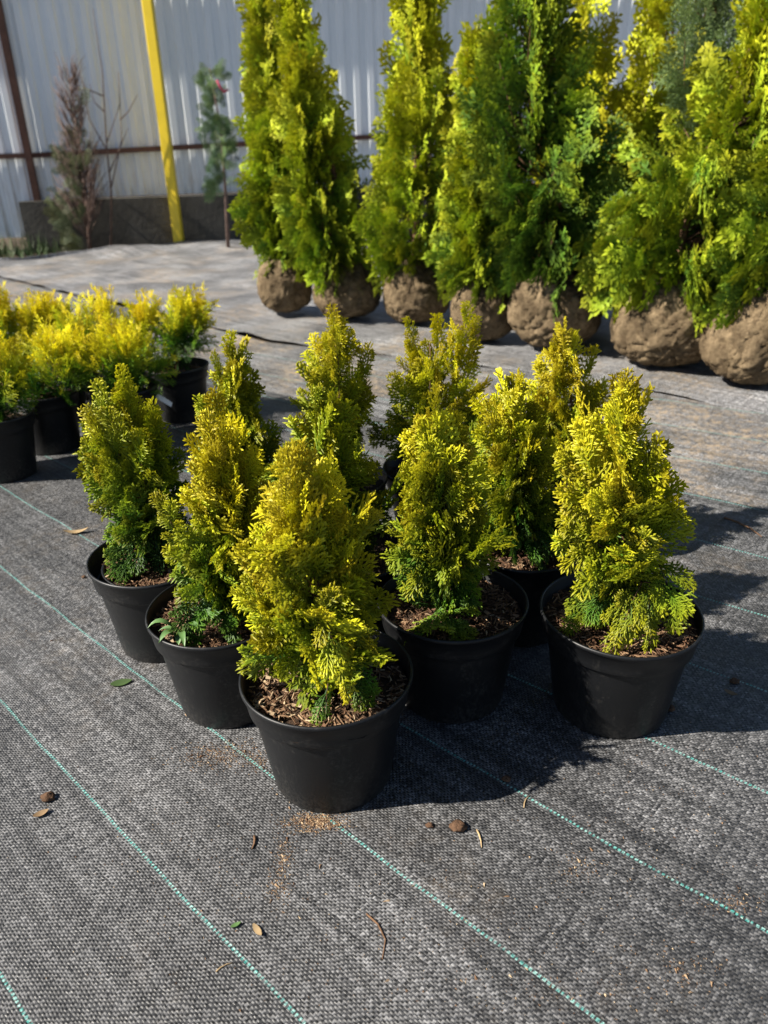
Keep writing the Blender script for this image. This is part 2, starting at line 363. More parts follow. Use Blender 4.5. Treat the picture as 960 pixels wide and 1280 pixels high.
# ------------------------------------------------------------------ foliage kit
def norm(a): return a / np.maximum(np.linalg.norm(a, axis=-1, keepdims=True), 1e-9)
class Spray:
    """one flat conifer spray along +Y, plane XY, unit length; segments -> vertices, tris, tip value"""
    def __init__(s, seed, nside=9, sub=4, width=0.024, spread=44, blade=False, sublen=0.13, sidelen=0.46):
        r = np.random.default_rng(seed); P0 = []; P1 = []; W = []; T = []
        def seg(a, b, w, t): P0.append(a); P1.append(b); W.append(w); T.append(t)
        bend = r.uniform(-0.12, 0.12)
        axis = lambda t: np.array([bend * t * t, t, 0.10 * math.sin(3 * t + seed)])
        K = 6
        for k in range(K): seg(axis(k / K), axis((k + 1.25) / K if k < K - 1 else 1.0), width * (0.9 if k < K - 1 else 1), k / K)
        for i in range(nside * 2):
            t = 0.10 + 0.84 * (i + r.uniform(-0.3, 0.3)) / (nside * 2); sd = 1 if i % 2 else -1
            L = sidelen * (1.0 - t) ** 0.75 * (0.5 + 0.8 * min(1, t * 3.5)) * r.uniform(0.75, 1.2) + 0.07
            ang = math.radians(r.uniform(spread - 10, spread + 8) * (1 - 0.25 * t)); b0 = axis(t)
            zt = r.uniform(-0.25, 0.25)
            def side(q, L=L, ang=ang, b0=b0, sd=sd, zt=zt):
                an = ang * (1 - 0.30 * q); return b0 + np.array([sd * math.sin(an) * L * q, math.cos(an) * L * q, zt * L * q])
            kk = 2 if L > 0.16 else 1
            for k in range(kk): seg(side(k / kk), side((k + 1) / kk), width * 0.95, t * 0.6 + 0.35 * (k + 1) / kk)
            ns = int(sub * 2 * L / sidelen + 0.5)
            for j in range(ns):
                q = 0.18 + 0.78 * (j + r.uniform(-0.3, 0.3)) / max(ns, 1); s2_ = 1 if j % 2 else -1
                a2 = ang * sd + math.radians(r.uniform(28, 50)) * s2_
                l2 = sublen * r.uniform(0.7, 1.25) * (1.1 - 0.5 * q); p = side(q)
                seg(p, p + np.array([math.sin(a2) * l2, math.cos(a2) * l2, r.uniform(-0.45, 0.45) * l2]), width * r.uniform(0.85, 1.15), min(1, t * 0.55 + 0.25 + 0.3 * q))
        P0, P1, W, T = map(np.array, (P0, P1, W, T)); n = len(P0); d = norm(P1 - P0)
        sd = norm(np.cross(d, np.array([0, 0, 1.0]))); up = np.cross(sd, d); W = W[:, None]
        if blade:
            mid = P0 * 0.45 + P1 * 0.55
            V = np.stack([P0 - sd * W * 0.3, mid + sd * W + up * W * 0.25, P1, mid - sd * W + up * W * 0.25], 1)
            f0 = np.array([[0, 1, 2], [0, 2, 3]]); kv = 4; tv = np.stack([T - 0.1, T, T + 0.15, T], 1)
        else:
            mid = P0 * 0.32 + P1 * 0.68                     # flattened, keeled branchlet: two edges and a ridge
            V = np.stack([P0 - sd * W * 0.62, P0 + up * W * 0.7, P0 + sd * W * 0.62, mid - sd * W, mid + up * W * 1.05, mid + sd * W, P1 + (P1 - mid) * 0.12], 1)
            f0 = np.array([[0, 1, 4], [0, 4, 3], [1, 2, 5], [1, 5, 4], [3, 4, 6], [4, 5, 6]]); kv = 7
            tv = np.stack([T - 0.12] * 3 + [T] * 3 + [T + 0.15], 1)
        s.v = V.reshape(-1, 3); s.f = (f0[None] + (np.arange(n) * kv)[:, None, None]).reshape(-1, 3); s.t = np.clip(tv.reshape(-1), 0, 1)

def assemble(templates, inst, goldfn):
    """inst: list of (pos, dir, normal, scale, droop, goldbase, rnd)"""
    Vs, Fs, Ts = [], [], []; k = 0
    for i, (p, d, n, sc, droop, gb, rd) in enumerate(inst):
        t = templates[int(rd * 9973) % len(templates)]
        d = d / np.linalg.norm(d); n = n - d * (n @ d); n /= max(np.linalg.norm(n), 1e-6); x = np.cross(d, n)
        v = t.v * sc; w = p + v[:, :1] * x + v[:, 1:2] * d + v[:, 2:] * n
        q = np.clip(t.v[:, 1], 0, 1.2)
        w[:, 2] -= droop * sc * q * q
        Vs.append(w); Fs.append(t.f + k); k += len(v)
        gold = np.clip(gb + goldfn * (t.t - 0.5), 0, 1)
        Ts.append(np.stack([gold, np.full(len(v), rd), t.t], 1))
    return np.concatenate(Vs), np.concatenate(Fs), np.concatenate(Ts)

def plume(out, B, T, N, k, Ls, gb, r, fan=40, droop=0.0, gvar=0.10, bow=0.10):
    """a branch from B to T carrying k flat sprays in its own plane"""
    B = np.array(B, float); T = np.array(T, float); d = T - B; L = np.linalg.norm(d); d /= L
    N = N - d * (N @ d); N /= max(np.linalg.norm(N), 1e-6); X = np.cross(d, N)
    E = T - d * min(Ls * 0.75, L * 0.8); mid = (B + E) / 2 + np.array([0, 0, -bow * L]) + X * r.uniform(-0.08, 0.08) * L
    pts = []
    for j in range(k):
        t = 0.22 + 0.78 * j / max(k - 1, 1)
        p = (1 - t) ** 2 * B + 2 * t * (1 - t) * mid + t * t * E; tg = 2 * (1 - t) * (mid - B) + 2 * t * (E - mid); tg /= max(np.linalg.norm(tg), 1e-9)
        an = math.radians((1 if j % 2 else -1) * (fan * (1.05 - t) + 5) + r.uniform(-9, 9)) if j < k - 1 else math.radians(r.uniform(-6, 6))
        dj = tg * math.cos(an) + X * math.sin(an) + N * r.uniform(-0.30, 0.30)
        nn = N + X * r.uniform(-0.35, 0.35) + d * r.uniform(-0.2, 0.2)
        out.append((p, dj, nn, Ls * r.uniform(0.75, 1.15) * (1.0 if j == k - 1 else 0.62 + 0.42 * (1 - abs(t - 0.5))), droop, gb + r.uniform(-gvar, gvar), r.uniform(0, 1)))
    return [B, mid * 0.5 + (B + E) * 0.25, E]

GOLD_T = [Spray(100 + i, 7, 2.5, 0.0215 + 0.002 * (i % 3), 45, sublen=0.165) for i in range(8)]
BUSH_T = [Spray(200 + i, 4, 1.4, 0.013, 26, sublen=0.22, sidelen=0.42) for i in range(5)]
TREE_T = [Spray(300 + i, 5, 2, 0.041, 42, blade=True, sublen=0.21) for i in range(6)]
FEATHER_T = [Spray(400 + i, 6, 3, 0.015, 34, blade=True, sublen=0.24) for i in range(4)]

def crown(templates, H, Rm, prof, nplume, k, Ls, r, lean=(0, 0), z0=0.0, gold=(0.2, 0.6), goldtip=0.5, e=(5, 78), face=0.35, droop=(0.15, 0.0),
          inner=0.35, lobes=3, lobeamp=0.14, lpow=1.0, gside=0.0):
    """plumes over an upright envelope; prof = [(h, radius share)]; returns instances and branch polylines"""
    hh, rr = zip(*prof); out = []; br = []; ph = r.uniform(0, 6.28, 4)
    w = np.interp(np.linspace(0, 1, 200), hh, rr) + 0.12; cdf = np.cumsum(w); cdf /= cdf[-1]
    for i in range(nplume):
        h = float(np.interp((i + r.uniform(0.2, 0.8)) / nplume, cdf, np.linspace(0, 1, 200)))
        th = i * 2.39996 + r.uniform(-0.35, 0.35)
        R = Rm * float(np.interp(h, hh, rr)) * (1 + lobeamp * math.sin(lobes * th + ph[0] + 5 * h) + 0.10 * math.sin(2 * th + ph[1] - 9 * h)) * r.uniform(0.82, 1.12)
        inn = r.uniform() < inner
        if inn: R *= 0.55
        rad = np.array([math.cos(th), math.sin(th), 0]); tan = np.array([-math.sin(th), math.cos(th), 0])
        ax = np.array([lean[0] * h ** lpow, lean[1] * h ** lpow, 0])
        T = ax + rad * R + np.array([0, 0, z0 + H * h])
        el = math.radians(e[0] + (e[1] - e[0]) * min(1, h * 1.15) + r.uniform(-8, 8))
        d = rad * math.cos(el) + np.array([0, 0, 1]) * math.sin(el)
        L = max(Ls * 1.15, R / max(math.cos(el), 0.32) * 0.85); L = min(L, H * 0.55)
        B = T - d * L
        bz = max(B[2], z0 * 0.6 + 0.004); B[2] = bz
        N = tan + rad * r.uniform(-face, face) * 2.2 + np.array([0, 0, 1]) * r.uniform(-0.3, 0.3)
        if r.uniform() < face * 0.7: N = rad + tan * r.uniform(-0.4, 0.4) + np.array([0, 0, 0.35])
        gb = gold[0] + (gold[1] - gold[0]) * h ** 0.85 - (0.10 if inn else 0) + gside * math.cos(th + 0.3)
        br.append((plume(out, B, T, N, k, Ls, gb, r, droop=droop[0] * (1 - h) + droop[1] * h), lean, h))
    return out, br

def branches_mesh(br, H, z0, lean, r0, ztop, thin):
    m = MB()
    pts = [(lean[0] * t * t, lean[1] * t * t, z0 * 0.75 + (ztop - z0 * 0.75) * t) for t in np.linspace(0, 1, 8)]
    m.tube(pts, [r0 * (1 - 0.85 * t) for t in np.linspace(0, 1, 8)], 7)
    for (P, ln, h) in br:
        B = P[0]; t = max(0.03, min(0.95, (B[2] - z0 * 0.75) / (ztop - z0 * 0.75) - 0.06))
        S = np.array([lean[0] * t * t, lean[1] * t * t, z0 * 0.75 + (ztop - z0 * 0.75) * t])
        m.tube([S, B, P[1], P[2]], [thin, thin * 0.9, thin * 0.75, thin * 0.5], 3)
    return m

# ------------------------------------------------------------------ pots
def pot_profile(R, H):
    k = R / 0.1125; h = H / 0.172
    return [(0.001, 0.004 * h), (0.072 * k, 0.004 * h), (0.0765 * k, 0.0), (0.080 * k, 0.001), (0.0815 * k, 0.005), (0.0975 * k, 0.120 * h), (0.0990 * k, 0.1305 * h), (0.0995 * k, 0.1315 * h), (0.1000 * k, 0.1320 * h),
            (0.1038 * k, 0.1328 * h), (0.1046 * k, 0.1335 * h), (0.1052 * k, 0.1350 * h), (0.1062 * k, 0.142 * h), (0.1095 * k, 0.164 * h), (0.1122 * k, 0.166 * h), (0.1125 * k, 0.169 * h), (0.1118 * k, 0.1715 * h), (0.1095 * k, 0.172 * h),
            (0.1085 * k, 0.170 * h), (0.1050 * k, 0.134 * h), (0.0975 * k, 0.129 * h), (0.088 * k, 0.06 * h)]
def make_pot(parent, R, H, r, warp=0.012, name='pot', z=0.0):
    p0, p1 = r.uniform(0, 6.28, 2); tz = r.uniform(-0.01, 0.01)
    def wf(a, rr, zz):
        k = (zz / H) ** 2; return rr * (1 + warp * k * (math.sin(2 * a + p0) + 0.5 * math.sin(3 * a + p1))), zz * (1 + tz * math.sin(a + p1))
    m = MB(); m.lathe(pot_profile(R, H), 112 if R > 0.105 else 56, wf); return m.build(name, M['pot'], parent, (0, 0, z))
def make_soil(parent, R, zs, r, nchip, pale=0.5):
    m = MB(); v = [(0, 0, zs + 0.004)]; f = []; n = 40; rings = 7
    sd = r.uniform(0, 50)
    for i in range(1, rings + 1):
        for k in range(n):
            a = 2 * PI * k / n; q = R * i / rings
            v.append((q * math.cos(a), q * math.sin(a), zs + 0.010 * mn.noise((q * math.cos(a) * 22, q * math.sin(a) * 22, sd)) - 0.004 * (i / rings) ** 3))
    f += [(0, 1 + k, 1 + (k + 1) % n) for k in range(n)]
    for i in range(rings - 1):
        a = 1 + i * n; f += [(a + k, a + n + k, a + n + (k + 1) % n, a + (k + 1) % n) for k in range(n)]
    m.add(v, f); m.build('soil', M['soil'], parent)
    if not nchip: return
    V = []; Fq = []; T = []
    box = np.array([(-1, -1, -1), (1, -1, -1), (1, 1, -1), (-1, 1, -1), (-1, -1, 1), (1, -1, 1), (1, 1, 1), (-1, 1, 1)], float)
    bf = np.array([(0, 3, 2, 1), (4, 5, 6, 7), (0, 1, 5, 4), (1, 2, 6, 5), (2, 3, 7, 6), (3, 0, 4, 7)])
    for i in range(nchip):
        q = (R - 0.006) * math.sqrt(r.uniform(0, 1)); a = r.uniform(0, 6.28); x, y = q * math.cos(a), q * math.sin(a)
        big = r.uniform() < 0.10
        L = r.uniform(0.0025, 0.0085) * (1.0 if not big else 0.9); Wd = r.uniform(0.0004, 0.0010) if not big else r.uniform(0.0014, 0.0032); Th = r.uniform(0.0004, 0.0009)
        b = box * (L, Wd, Th); b[:, 1] *= np.where(b[:, 0] > 0, r.uniform(0.4, 1), 1); b[:, 2] += 0.12 * np.abs(b[:, 0]) * r.uniform(-1, 1)
        yaw, pit, rol = r.uniform(0, 6.28), r.normal(0, 0.28), r.normal(0, 0.4)
        Mx = np.array(Matrix.Rotation(yaw, 3, 'Z') @ Matrix.Rotation(pit, 3, 'Y') @ Matrix.Rotation(rol, 3, 'X'))
        z = zs + 0.010 * mn.noise((x * 22, y * 22, sd)) + 0.0015 + r.uniform(0, 0.004)
        V.append(b @ Mx.T + (x, y, z)); Fq.append(bf + 8 * i)
        T.append(np.tile((np.clip(r.beta(1.2, 1.4) * 0.80 + 0.45 * pale * r.uniform(0, 1), 0, 1), 0, 0), (8, 1)))
    o = obj('bark_mulch', make_mesh('bark_mulch', np.concatenate(V), np.concatenate(Fq), M['mulch'], np.concatenate(T), False), parent); tag(o, kind='stuff')

OVAL = [(0, 0.46), (0.12, 0.80), (0.32, 1.0), (0.55, 0.92), (0.76, 0.68), (0.91, 0.38), (1, 0.12)]
CONE = [(0, 0.50), (0.15, 0.88), (0.35, 1.0), (0.6, 0.82), (0.8, 0.58), (0.93, 0.34), (1, 0.12)]
TORCH = [(0, 0.36), (0.15, 0.68), (0.4, 0.92), (0.6, 1.0), (0.8, 0.86), (0.93, 0.58), (1, 0.2)]
PH = 0.172
# x, y, rimR, apex pixel, crown half width, profile, golden range, foliage foot, label, seed
FRONT = [
 (-0.081, 0.818, 0.1135, (374, 562), 0.082, OVAL, (0.28, 1.02), 0.178, 'bushy golden thuja in black pot at the point of the wedge of pots', 11),
 (0.100, 0.985, 0.1135, (541, 498), 0.064, CONE, (0.15, 0.80), 0.178, 'yellow-green thuja whose lowest frond lies on the mulch, in pot right behind the foremost', 12),
 (0.343, 0.945, 0.1180, (783, 465), 0.071, TORCH, (0.28, 0.90), 0.176, 'tall golden thuja with a green frond hanging to its mulch, standing apart beside dashed line', 13),
 (-0.250, 0.985, 0.1120, (270, 502), 0.063, CONE, (0.10, 1.0), 0.176, 'golden-topped thuja sharing its black pot with a small broad-leaved weed', 14),
 (-0.396, 1.155, 0.1115, (155, 468), 0.072, TORCH, (0.08, 0.66), 0.178, 'olive green thuja leaning over a pot with a second rim nested inside', 15),
 (0.240, 1.175, 0.1125, (640, 462), 0.072, OVAL, (0.05, 0.86), 0.165, 'thuja with olive yellow top and bluish green skirt, tucked between two lit pots', 16),
 (-0.070, 1.150, 0.1100, (400, 486), 0.082, OVAL, (0.12, 0.62), 0.165, 'low green thuja half hidden behind the foremost golden one', 17),
 (-0.275, 1.385, 0.1100, (285, 424), 0.074, CONE, (0.15, 0.72), 0.165, 'narrow pointed thuja rising behind the one with the weed', 18),
 (-0.100, 1.470, 0.1100, (417, 396), 0.066, TORCH, (0.12, 0.84), 0.165, 'brownish gold thuja with one upright bright shoot, backed by pale sunlit sheet', 19),
 (0.112, 1.520, 0.1120, (537, 392), 0.112, OVAL, (0.30, 0.92), 0.165, 'broad twin-topped golden thuja in the rear of the potted wedge', 20),
 (0.400, 1.470, 0.1120, (706, 400), 0.082, OVAL, (0.35, 1.0), 0.165, 'rounded bright yellow thuja standing before the widest burlap root balls', 21),
]
for idx, (x, y, R, apx, hw, prof, gold, z0, label, seed) in enumerate(FRONT):
    r = np.random.default_rng(seed); t = empty('potted_thuja', (x, y, 0), label, 'potted plant', 'young golden thujas in black pots')
    vis = idx < 6
    make_pot(t, R, PH, r, 0.016 if idx == 2 else 0.008)
    zs = 0.150
    make_soil(t, (0.1062 if idx != 4 else 0.090) * R / 0.1125, zs, r, 1100 if vis else 60, 1.0 if idx == 0 else 0.5)
    if idx == 4:
        m = MB(); m.lathe([(0.086, 0.10), (0.0925, 0.150), (0.0955, 0.158), (0.0965, 0.1595), (0.0950, 0.1605), (0.0925, 0.159), (0.089, 0.150), (0.083, 0.11)], 64)
        m.build('inner_pot_rim', M['pot'], t, (0.010, -0.004, 0))
    ap = on_y(*apx, y); H = ap[2] - z0 - 0.012; lean = (ap[0] - x, 0.0)
    if idx == 4: lean = (lean[0] - 0.015, 0)
    npl = 39 if vis else 25
    hw *= 1.05 if vis else 1.2; gold = (gold[0] + 0.05, gold[1] + 0.10)
    ins, br = crown(GOLD_T, H, hw, prof, npl, 6, 0.068 if vis else 0.074, r, lean, z0, (gold[0] - 0.02, gold[1] * 0.92), e=(8, 74), inner=0.22, face=0.40, lobeamp=0.14, lpow=0.6)
    # a leader or two at the top
    for q in range(3 if idx != 9 else 5):
        bx = lean[0] + r.uniform(-0.020, 0.020); T = np.array([lean[0] * 1.0 + r.uniform(-0.022, 0.022), r.uniform(-0.02, 0.02), ap[2] - r.uniform(0, 0.035)])
        if q == 0: T = np.array([ap[0] - x, 0, ap[2]])
        if idx == 9: bx = (-0.045, 0.06, -0.05, 0.055, 0.03)[q]; T = np.array([bx, r.uniform(-0.02, 0.02), ap[2] - (0.02, -0.008, 0.035, 0.01, 0.03)[q]])
        plume(ins, T + np.array([(bx - T[0]) * 0.5, 0, -0.13]), T, np.array([r.uniform(-1, 1), r.uniform(-1, 1), 0]), 6, 0.052, gold[1] * 0.9, r, fan=30)
    def frond(b, e, nrm, k=7, Ls=0.055, g=0.6, dr=0.1):
        br.append((plume(ins, np.array(b), np.array(e), np.array(nrm, float), k, Ls, g, r, fan=44, droop=dr, bow=-0.12), lean, 0.1))
    if idx == 0:
        frond((0.005, -0.03, 0.30), (0.030, -0.098, 0.215), (0.5, -0.8, 0.3), 7, 0.05, 0.72); frond((0.01, -0.02, 0.22), (0.0, -0.085, 0.150), (0.7, -0.5, 0.5), 5, 0.04, 0.3)
        frond((0.02, -0.01, 0.22), (0.060, -0.06, 0.165), (0.2, -0.8, 0.5), 5, 0.045, 0.3)
    if idx == 1:
        frond((-0.01, -0.03, 0.17), (0.015, -0.088, 0.156), (0, 0.15, 1), 6, 0.05, 0.45, 0.0); frond((-0.02, -0.03, 0.17), (-0.060, -0.075, 0.158), (0, 0.3, 1), 5, 0.045, 0.4, 0)
        frond((0.01, -0.03, 0.24), (0.055, -0.075, 0.33), (0.6, -0.7, 0.2), 7, 0.055, 0.6)
    if idx == 2:
        frond((0.01, -0.04, 0.24), (-0.035, -0.088, 0.172), (0.3, -0.8, 0.5), 8, 0.05, 0.55); frond((0.02, -0.04, 0.24), (0.015, -0.080, 0.178), (0.2, -0.9, 0.4), 7, 0.05, 0.55)
        frond((0.03, -0.03, 0.27), (0.050, -0.080, 0.20), (-0.3, -0.9, 0.3), 6, 0.05, 0.5); frond((-0.02, -0.03, 0.22), (-0.085, -0.03, 0.185), (0.1, -0.8, 0.6), 6, 0.05, 0.3)
        frond((-0.02, -0.03, 0.32), (-0.07, -0.06, 0.40), (0.3, -0.9, 0.1), 7, 0.055, 0.8)
    if idx == 3:
        frond((-0.02, -0.02, 0.20), (-0.035, -0.085, 0.175), (0.2, -0.2, 1), 6, 0.055, 0.12); frond((-0.03, -0.01, 0.23), (-0.055, -0.03, 0.36), (0.2, -0.9, 0), 7, 0.045, 0.65)
        frond((0.0, -0.02, 0.20), (0.035, -0.07, 0.17), (0.2, -0.5, 0.7), 6, 0.05, 0.15)
    if idx == 4:
        frond((-0.01, -0.02, 0.20), (-0.05, -0.07, 0.175), (0.2, -0.5, 0.8), 6, 0.055, 0.08); frond((0.01, -0.01, 0.20), (0.07, -0.03, 0.23), (-0.3, -0.8, 0.3), 7, 0.06, 0.05)
        frond((0.02, 0.0, 0.20), (0.09, 0.0, 0.20), (-0.3, -0.6, 0.6), 6, 0.055, 0.05)
    if idx == 5:
        frond((0.0, -0.03, 0.20), (0.03, -0.088, 0.170), (0.4, -0.8, 0.4), 7, 0.055, 0.1); frond((-0.02, -0.03, 0.22), (-0.03, -0.085, 0.22), (0.5, -0.8, 0.1), 7, 0.055, 0.12)
        frond((0.02, -0.02, 0.22), (0.075, -0.05, 0.26), (0, -1, 0.1), 7, 0.05, 0.12)
    if idx == 8:
        frond((0.02, -0.05, 0.36), (0.016, -0.06, 0.505), (0.8, -0.6, 0), 8, 0.04, 0.98, 0.0)
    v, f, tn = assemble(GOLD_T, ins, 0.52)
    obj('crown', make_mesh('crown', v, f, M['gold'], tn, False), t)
    branches_mesh(br, H, z0, lean, 0.0062, z0 + H * 0.85, 0.0013).build('stem', M['bark'], t)
    if idx == 3:
        wd = None
        for q, (an, L, wdt, lift) in enumerate([(190, 0.045, 0.012, 0.030), (235, 0.04, 0.012, 0.02), (275, 0.030, 0.012, 0.010), (170, 0.035, 0.009, 0.012), (290, 0.05, 0.010, 0.022), (330, 0.045, 0.009, 0.03)]):
            m = MB(); ca, sa = math.cos(math.radians(an)), math.sin(math.radians(an)); vv = []; ff = []
            for i in range(8):
                s = i / 7; wl_ = wdt * math.sin(PI * min(1, s * 0.9 + 0.1)) ** 0.8 * (0.35 + 0.65 * min(1, s * 2)) + 0.0004; zz = 0.012 + lift * math.sin(s * 2.2) - 0.01 * s * s
                for u in (-1, 0, 1): vv.append((ca * L * s - sa * u * wl_ * 0.5, sa * L * s + ca * u * wl_ * 0.5, zz + abs(u) * 0.002))
            for i in range(7): ff += [(i * 3, i * 3 + 1, i * 3 + 4, i * 3 + 3), (i * 3 + 1, i * 3 + 2, i * 3 + 5, i * 3 + 4)]
            m.add(vv, ff)
            if wd is None: wd = obj('weed', make_mesh('weed', vv, np.array(ff), M['weedleaf']), t, (-0.048, -0.060, 0.150))
            else: m.build('leaf', M['weedleaf'], wd)

# ------------------------------------------------------------------ yellow bushes in pots, on the left
BUSHP = [(0, 0.55), (0.2, 0.86), (0.5, 1.0), (0.78, 0.84), (0.93, 0.5), (1, 0.15)]
LEFT = [  # top pixel, assumed ground x, y, half width, label
 ((234, 364), -0.655, 2.43, 0.080, 'yellow thuja bush on bare stem at the open corner of its row', 31),
 ((147, 400), -0.760, 2.20, 0.120, 'round olive yellow thuja bush in pot wearing a pale tag', 32),
 ((66, 402), -0.985, 2.17, 0.128, 'round thuja bush, dark green below and yellow above, beside mulched pot', 33),
 ((-22, 405), -1.035, 1.965, 0.085, 'thuja bush in the pot with pale mulch chips at the near end of its row', 34),
 ((178, 370), -0.860, 2.47, 0.075, None, 35), ((118, 362), -1.065, 2.46, 0.105, None, 36), ((70, 362), -1.250, 2.42, 0.10, None, 37),
 ((22, 366), -1.420, 2.38, 0.10, None, 38), ((150, 361), -1.02, 2.72, 0.10, None, 39), ((95, 358), -1.25, 2.70, 0.10, None, 40), ((45, 360), -1.46, 2.66, 0.10, None, 41), ((-8, 366), -1.62, 2.42, 0.10, None, 42)]
REAR = []
for idx, (apx, x, y, hw, label, seed) in enumerate(LEFT):
    r = np.random.default_rng(seed)
    t = empty('potted_yellow_bush', (x, y, 0), label or 'bright yellow thuja bush in the crowded rear of the potted bush group', 'potted plant', 'yellow bushes in black pots')
    make_pot(t, 0.102, 0.175, r, 0.012)
    make_soil(t, 0.095, 0.15, r, 150 if idx < 4 else 0, 0.9 if idx == 3 else 0.2)
    ap = on_y(*apx, y); z0 = 0.185 if idx else 0.24; H = ap[2] - z0; lean = (ap[0] - x, 0) if idx < 9 else (0, 0)
    if idx >= 6:
        src = REAR[idx % 2]
        for ch in [o_ for o_ in C.objects if o_.parent == src and o_.name.split('.')[0] in ('crown', 'stem')]:
            c2 = ch.copy(); C.objects.link(c2); c2.parent = t; c2.rotation_euler.z = 1.3 * idx; c2.scale = (1, 1, ap[2] / src['top'])
        continue
    if idx >= 4: REAR.append(t); t['top'] = float(ap[2])
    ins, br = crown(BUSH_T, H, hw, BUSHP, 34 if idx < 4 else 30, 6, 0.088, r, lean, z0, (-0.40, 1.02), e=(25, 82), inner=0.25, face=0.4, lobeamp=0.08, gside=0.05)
    for q in range(6):
        T = np.array([lean[0] + r.uniform(-0.5, 0.5) * hw, r.uniform(-0.5, 0.5) * hw, ap[2] - r.uniform(0, 0.02)])
        plume(ins, T * (0.6, 0.6, 1) + np.array([lean[0] * 0.4, 0, -0.13]), T, np.array([r.uniform(-1, 1), r.uniform(-1, 1), 0]), 6, 0.075, 0.88, r, fan=26)
    if idx == 0: plume(ins, np.array([0.01, -0.02, 0.27]), np.array([0.085, -0.05, 0.215]), np.array([0, -0.6, 0.8]), 6, 0.07, 0.15, r)
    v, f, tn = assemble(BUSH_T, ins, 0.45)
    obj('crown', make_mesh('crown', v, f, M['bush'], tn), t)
    branches_mesh(br, H, 0.19, lean, 0.0065, z0 + H * 0.75, 0.0014).build('stem', M['bark'], t)
    if idx == 1:
        m = MB(); m.add([(0, 0, 0), (0.055, -0.01, -0.034), (0.062, -0.01, -0.018), (0.010, 0, 0.016), (0, 0.0012, 0), (0.055, -0.0088, -0.034), (0.062, -0.0088, -0.018), (0.010, 0.0012, 0.016)],
                        [(0, 1, 2, 3), (7, 6, 5, 4), (0, 4, 5, 1), (1, 5, 6, 2), (2, 6, 7, 3), (3, 7, 4, 0)])
        m.build('plant_tag', M['white_plastic'], t, (0.100, -0.03, 0.145), False).scale = (0.8, 0.8, 0.8)

# ------------------------------------------------------------------ burlapped thuja trees
TALL = [(0, 0.62), (0.07, 0.92), (0.20, 1.0), (0.40, 0.84), (0.62, 0.55), (0.82, 0.28), (1, 0.04)]
def root_ball(parent, w, h, r):
    nu, nv = 104, 58; sd = r.uniform(0, 90); v = []
    for j in range(nv + 1):
        ph = PI * j / nv
        for i in range(nu):
            th = 2 * PI * i / nu; n = np.array([math.sin(ph) * math.cos(th), math.sin(ph) * math.sin(th), -math.cos(ph)])
            q = Vector(n * 1.0); k = 1 + 0.07 * mn.noise(q * 1.6 + Vector((sd, 0, 0))) + 0.035 * mn.noise(q * 4.5 + Vector((0, sd, 0)))
            qq = q + 0.25 * mn.noise_vector(q * 2.2 + Vector((sd, 1, 0)))
            dd = mn.voronoi(qq * 2.6 + Vector((sd, sd, 0)))[0]; k -= 0.075 * max(0, 1 - (dd[1] - dd[0]) / 0.12) ** 1.3
            dd = mn.voronoi(qq * 5.5 + Vector((0, sd, 3)))[0]; k -= 0.034 * max(0, 1 - (dd[1] - dd[0]) / 0.20); k += 0.018 * mn.noise(qq * 9.0 + Vector((sd, 0, 7)))
            top = max(0, n[2] - 0.45) / 0.55
            k += 0.03 * top * math.sin(13 * th + 6 * mn.noise(q * 2 + Vector((sd, 2, 2))))
            sup = abs(n[2]) ** 0.8 * (1 if n[2] > 0 else -1)
            hor = math.sqrt(max(1e-9, n[0] ** 2 + n[1] ** 2)) ** 0.82 / math.sqrt(max(1e-9, n[0] ** 2 + n[1] ** 2))
            z = h / 2 + sup * h / 2 * k + 0.10 * h * top ** 3
            v.append((n[0] * hor * w / 2 * k, n[1] * hor * w / 2 * k, max(z, -0.004 + 0.0)))
    f = np.array([(j * nu + i, j * nu + (i + 1) % nu, (j + 1) * nu + (i + 1) % nu, (j + 1) * nu + i) for j in range(nv) for i in range(nu)])
    o = obj('burlap_root_ball', make_mesh('burlap_root_ball', v, f, M['burlap']), parent)
    va = np.array(v); cen = np.array([0, 0, h / 2]); dirs = norm(va - cen); rad = np.linalg.norm(va - cen, axis=1)
    for q in range(4):                                  # twine lashed round the sacking
        ax = norm(np.array([r.uniform(-1, 1), r.uniform(-1, 1), r.uniform(-0.5, 0.5)])); a1 = norm(np.cross(ax, (0.3, 0.2, 1.0))); a2 = np.cross(ax, a1); pts = []
        for a in np.linspace(0, 2 * PI, 40):
            d = a1 * math.cos(a) + a2 * math.sin(a) + ax * 0.06 * math.sin(3 * a + q); d /= np.linalg.norm(d)
            j = int(np.argmax(dirs @ d)); pts.append(cen + d * (rad[j] * 1.004))
        m = MB(); m.tube(pts, 0.0015, 4); m.build('twine', M['burlap'], parent)
    return o
